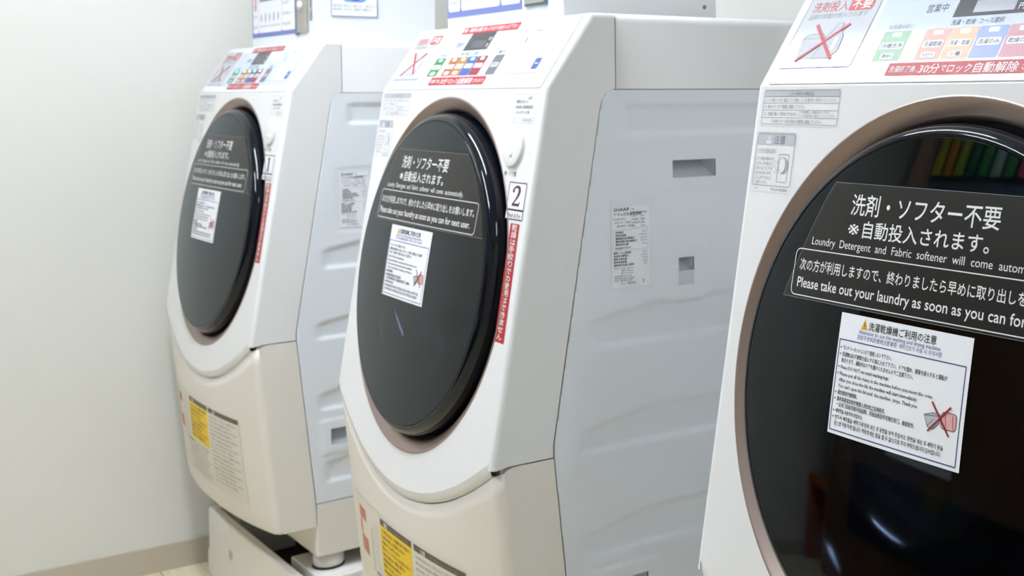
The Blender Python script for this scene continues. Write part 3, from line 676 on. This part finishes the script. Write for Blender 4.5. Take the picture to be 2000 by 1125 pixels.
# ------------------------------------------------------------------ drain pans under the washers
def make_pan():
    root = empty('drain_pan', (0, 0, 0)); h = PANH
    mb = MB(); x0, x1, y0, y1 = -.285, .335, -.003, .66; t = .022; zr = .055
    O = [(x0, y0), (x1, y0), (x1, y1), (x0, y1)]; I = [(x0 + .022, y0 + .020), (x1 - .022, y0 + .020), (x1 - .022, y1 - .022), (x0 + .022, y1 - .022)]
    for i in range(4):
        a, b, c, e = O[i], O[(i + 1) % 4], I[(i + 1) % 4], I[i]
        mb.face([(a[0], a[1], .0), (b[0], b[1], .0), (b[0], b[1], h), (a[0], a[1], h)]); mb.face([(a[0], a[1], h), (b[0], b[1], h), (c[0], c[1], h), (e[0], e[1], h)])
        mb.face([(e[0], e[1], h), (c[0], c[1], h), (c[0], c[1], zr), (e[0], e[1], zr)])
    mb.build('pan_frame', ['pan'], root, bevel=.004, recalc=True)
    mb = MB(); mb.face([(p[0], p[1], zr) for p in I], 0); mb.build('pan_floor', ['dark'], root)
    for sx in (-1, 1):
        for y_ in (.034, .50):
            mb = MB(); xa, xb = (x0 + .021, -.17) if sx < 0 else (.165, x1 - .021)
            mb.box(xa, y_, zr + .001, xb, y_ + .13, h); mb.build('foot_block', ['pan'], root, bevel=.003)
    for xa, xb in ((x0 - .024, x0 - .0005), (x1 + .0005, x1 + .024)): mb = MB(); mb.box(xa, y0 + .004, 0, xb, y1 - .01, .052); mb.build('side_flange', ['pan'], root, bevel=.003)
    mb = MB()
    mb.face([(-.12 + .012 * math.cos(a), y0 - .0006, .09 + .012 * math.sin(a)) for a in [2 * PI * i / 20 for i in range(20)]], 0)
    mb.build('drain_mark', ['tl'], root)
    return root
pan = make_pan(); pans = {1: pan, 2: copy_tree(pan), 3: copy_tree(pan)}
for k, (x, y, r) in WPOS.items(): pans[k].location = (x, y, 0); pans[k].rotation_euler = (0, 0, r)
tag(pans[1], 'off-white drain pan under the washer-dryer numbered 1', 'drain pan', 'drain pans under the washer-dryers')
tag(pans[2], 'off-white drain pan under the middle washer-dryer numbered 2', 'drain pan', 'drain pans under the washer-dryers')
tag(pans[3], 'off-white drain pan under the nearest washer-dryer', 'drain pan', 'drain pans under the washer-dryers')

# ------------------------------------------------------------------ coin boxes on the washers
def coin_box(k, sx):
    x, y, r = WPOS[k]
    root = empty('coin_box', (x, y, ZW + Hh), r)
    c, s_ = math.cos(r), math.sin(r); root.location = (x, y, ZW + Hh + .0003)
    mb = MB(); X0, X1, Y0, Y1, HH = -.272 + sx, .150, .110, .392, .30
    mb.box(X0, Y0, 0, X1, Y1, HH); mb.build('housing', ['box'], root, bevel=.003)
    for yy, zz_ in ((.368, .027), (.368, .275), (.125, .275)):
        g = MB(); cir = lambda r_, x_: [(x_, yy + r_ * math.cos(2 * PI * i / 16), zz_ + r_ * math.sin(2 * PI * i / 16)) for i in range(16)]
        g.grid([cir(.0032, X1 - .0002), cir(.003, X1 + .0012), cir(.0002, X1 + .0016)], 0, closed=True); g.build('screw', ['screw'], root)
    fn = lambda x_, z_, l: (x_, Y0 - l, z_)
    d = Decal(fn, ['paper'], step=1, e0=.0006)
    a, b, z0, z1 = (-.246, .043, .026, .285) if k == 1 else (-.2685, .016, .022, .285)
    fr = 'navy' if k == 2 else 'tb'
    M['frameblue'] = M.get('frameblue') or mat('poster_blue', srgb(112, 124, 184), .5, noise=.01)
    d.rect(a, z0, b, z1, 'frameblue', 0)
    cols = ((a + .004, a + .052), (a + .057, a + .207), (a + .212, b - .005)) if k == 2 else ((a + .006, a + .046), (a + .047, a + .2), (a + .201, b - .004))
    for p, q in cols: d.rrect(p, z0 + .010, q, .235, .006, 'paper', 1); d.rrect(p, .240, q, z1 - .004, .006, 'paper', 1)
    p, q = cols[1]
    d.text('ご利用方法', p + .02, .258, .020, 'tb', 2); d.text('HOW TO USE', p + .02, .245, .010, 'tk', 2)
    for row in range(3):
        for i in range(5):
            cx = p + .018 + i * .0282; cz = z0 + .045 + row * .062
            El = [(cx + .0045 * math.cos(t * PI / 6), cz + .012 * math.sin(t * PI / 6) * (1 if i % 2 else .8)) for t in range(12)]
            d.poly(El, 'tl', 2); d.path([(cx - .002, cz - .010), (cx + .003, cz + .010)], .0015, 'tg', 3); d.text('使用する衣類', cx - .011, cz - .022, .0052, 'tg', 2, width=.022)
    if k == 1: d.rect(p + .01, z0 + .083, q - .012, z0 + .0875, 'tg', 4)
    for p, q in (cols[0], cols[2]):
        for i in range(8): d.text('洗濯・乾燥コース' if i % 3 else '料金表', p + .005, z0 + .022 + i * .024, .0075, 'tg', 2, width=(q - p) * (.75 if i % 2 else .6))
    if k == 1: d.rrect(cols[0][0] + .012, z0 + .062, cols[0][0] + .028, z0 + .095, .004, 'pink', 3); d.rect(cols[2][0] + .026, z0 + .145, cols[2][0] + .050, z0 + .172, 'slate', 3)
    d.build('price_poster', root)
    if k == 1:
        g = MB(); g.box(.0455, Y0 - .004, .022, .0600, Y0, .285); g.build('poster_edge_strip', ['slate'], root)
        g = MB(); g.box(.0605, Y0 - .005, .026, .1190, Y0, .20); g.build('coin_plate', ['steel'], root, bevel=.001)
        g = MB(); cir = lambda r_, y_: [(.083 + r_ * math.cos(2 * PI * i / 20), y_, .085 + r_ * math.sin(2 * PI * i / 20)) for i in range(20)]
        g.grid([cir(.010, Y0 - .0049), cir(.0095, Y0 - .010), cir(.0002, Y0 - .0105)], 0, closed=True); g.build('lock', ['box'], root)
        d = Decal(fn, ['tl'], step=1); d.rect(.1240, .050, .1400, .20, 'tg', 0); d.text('両替機はありません', .126, .07, .012, 'tw', 1, width=.012); d.build('side_strip_label', root)
        # laminated notice with a picture on the right side
        fs = lambda y_, z_, l: (X1 + .003 + l, y_, z_)
        g = MB(); g.box(X1 - .0001, .146, .060, X1 + .003, .2515, .21); g.build('notice_board', ['paper'], root, bevel=.0008)
        d = Decal(fs, ['paper'], step=1, e0=.0003); d.frame(.1468, .0608, .2507, .2092, .0015, .0016, 'tb', 0)
        d.rrect(.170, .092, .228, .150, .014, 'pic1', 1); d.poly([(.184 + .016 + .026 * math.cos(t * PI / 12), .125 + .031 * math.sin(t * PI / 12)) for t in range(24)], 'pic2', 2)
        d.text('衣類の色落ち・縮みなどにご注意いただき、ご利用ください。', .150, .0815, .0062, 'tg', 1, width=.096); d.text('係員は常駐しておりません。連絡先までお電話下さい。', .150, .0735, .0062, 'tg', 1, width=.090)
        d.text('お願い', .175, .185, .018, 'tb', 1)
        d.build('notice_print', root)
    else:
        g = MB(); g.box(.030, Y0 - .004, .024, .102, Y0, .17); g.build('coin_slot_frame', ['slate'], root, bevel=.001)
        g = MB(); g.box(.034, Y0 - .0055, .028, .098, Y0 - .0038, .166); g.build('coin_plate', ['steel'], root)
    return root
tag(coin_box(1, .022), 'tall white coin box with blue poster and side notice on washer-dryer 1', 'coin box', 'coin boxes on the washer-dryers')
tag(coin_box(2, 0), 'white coin box with blue-framed poster and coin slot on washer-dryer 2', 'coin box', 'coin boxes on the washer-dryers')

# ------------------------------------------------------------------ room
WX, BY, FY, RX, CZ = -1.41, .74, -2.33, 2.9, 2.42
def slab(name, x0, y0, z0, x1, y1, z1, m, label=None):
    mb = MB(); mb.box(x0, y0, z0, x1, y1, z1); o = mb.build(name, [m]); o['kind'] = 'structure'
    return o
slab('floor', WX - .1, FY - .1, -.05, RX + .1, BY + .1, 0, 'floor')
slab('ceiling', WX - .1, FY - .1, CZ, RX + .1, BY + .1, CZ + .05, 'ceil')
slab('wall_left', WX - .1, FY, 0, WX, BY, CZ, 'wall'); slab('wall_back', WX - .1, BY, 0, RX + .1, BY + .1, CZ, 'wall')
slab('wall_front', WX - .1, FY - .1, 0, RX + .1, FY, CZ, 'wall'); slab('wall_right', RX, FY, 0, RX + .1, BY, CZ, 'wall')
slab('baseboard_left', WX, FY, 0, WX + .008, BY, .062, 'base'); slab('baseboard_back', WX + .008, BY - .008, 0, RX, BY, .062, 'base')
for i, (x, y, lx, ly, rz, fac) in enumerate(LAMPS):  # last two are added: one brightens the packets, one the back wall
    t = empty('ceiling_light', (x, y, CZ), rz)
    mb = MB(); mb.box(-lx / 2 - .03, -ly / 2 - .02, -.035, lx / 2 + .03, ly / 2 + .02, -.0005); mb.build('lamp_housing', ['lamp_body'], t, bevel=.004)
    mb = MB(); mb.box(-lx / 2, -ly / 2, -.055, lx / 2, ly / 2, -.0352); M['lamp_%d' % i] = mat('lamp_diffuser_%d' % i, (.90, .97, 1.08, 1), .5, emit=LAMP * fac); mb.build('diffuser', ['lamp_%d' % i], t)
    tag(t, ('long ceiling light above the gap between washer-dryers 1 and 2', 'added unseen ceiling light over the aisle, brightening the packet rack', 'added unseen short ceiling light at the right, brightening the back wall and washer-dryer 2')[i], 'ceiling light', 'ceiling lights')

# ------------------------------------------------------------------ far side of the room, seen mirrored in the nearest door
root = empty('wood_cabinet', (-.10, FY + .215, 0))
mb = MB(); mb.box(-1.06, -.20, 0, 1.3, .20, 1.32); mb.build('carcass', ['wood'], root, bevel=.003)
mb = MB(); mb.box(-.85, .2005, .26, 1.1, .212, .56); mb.build('black_panel', ['blackpanel'], root, bevel=.002)
mb = MB(); mb.box(-.62, .2005, .64, -.18, .208, .80); mb.build('pale_notice', ['paper'], root, bevel=.002)
mb = MB(); mb.box(-1.07, -.205, 1.32, 1.31, .21, 1.35); mb.build('worktop', ['wood'], root, bevel=.003)
tag(root, 'walnut cabinet with a black panel across the room, mirrored in the nearest door', 'cabinet')
root = empty('step_stool', (-1.285, FY + .24, 0))
mb = MB(); mb.box(-.105, -.16, .36, .105, .16, .40); mb.build('seat', ['redwood'], root, bevel=.003)
for sx in (-1, 1):
    mb = MB(); mb.box(sx * .09 - .012, -.15, 0, sx * .09 + .012, .15, .3595); mb.build('side_board', ['redwood'], root, bevel=.002)
mb = MB(); mb.box(-.0775, -.012, .10, .0775, .012, .22); mb.build('stretcher', ['redwood'], root, bevel=.002)
tag(root, 'orange-brown wooden stool in the corner, mirrored in the nearest door', 'stool')
root = empty('display_rack', (-.16, FY + .20, 1.3505))
mb = MB(); mb.box(-1.04, 0, 0, -.945, .10, 1.04); M['tan'] = mat('pale_tan_wood', srgb(214, 178, 152), .45, noise=.2, scale=10); mb.build('post', ['tan'], root, bevel=.003)
mb = MB(); mb.box(-.935, 0, 0, 1.2, .012, 1.0); mb.build('back_board', ['slate'], root)
for z in (.95, .50):
    mb = MB(); mb.box(-.93, .0125, z, 1.2, .05, z + .012); mb.build('hanging_rail', ['slate'], root)
tag(root, 'grey rack for detergent packets on the cabinet, mirrored in the nearest door', 'rack')
cols = {'y': ('yellow', (250, 236, 70)), 'o': ('orange', (250, 176, 60)), 'l': ('lime', (206, 222, 70)), 'g': ('green', (80, 180, 96)), 'd': ('dark green', (44, 130, 84)), 'w': ('green and white', (210, 240, 226)), 'r': ('pink', (246, 100, 140)), 'b': ('blue and white', (200, 214, 250))}
for k, (n, c_) in cols.items(): M['pk_' + k] = mat('packet_' + n.replace(' ', '_'), srgb(*c_), .3, noise=.45, scale=24)
def packet(m, x, z, label):
    mb = MB(); w_, h_ = .080, .34; R = []
    for i in range(9):
        t = i / 8; th_ = .002 + .020 * math.sin(PI * t); k = 1 - .06 * math.sin(PI * t)
        R.append([(-w_ / 2 * k, .002, -h_ * t), (-w_ / 4 * k, .002 + th_ * .8, -h_ * t), (0, .002 + th_, -h_ * t), (w_ / 4 * k, .002 + th_ * .8, -h_ * t), (w_ / 2 * k, .002, -h_ * t), (0, .001, -h_ * t), (-w_ / 2 * k, .002, -h_ * t)])
    mb.grid(R, 0, smooth=True)
    o = mb.build('detergent_packet', [m]); o.location = (x, FY + .2505, z); tag(o, label, 'packet', 'detergent packets on the rack')
seq = 'yoldgwgrb'
pos = ('beside the wooden post', 'second from the post', 'third from the post', 'fourth from the post', 'fifth from the post', 'sixth from the post', 'seventh from the post', 'eighth from the post', 'farthest from the post')
for row, z in enumerate((2.312, 1.862)):
    for i, k in enumerate(seq if row == 0 else seq[::-1]):
        packet('pk_' + k, -1.03 + i * .090, z, cols[k][0] + ' detergent packet on the ' + ('upper' if row == 0 else 'lower') + ' rail, ' + pos[i])
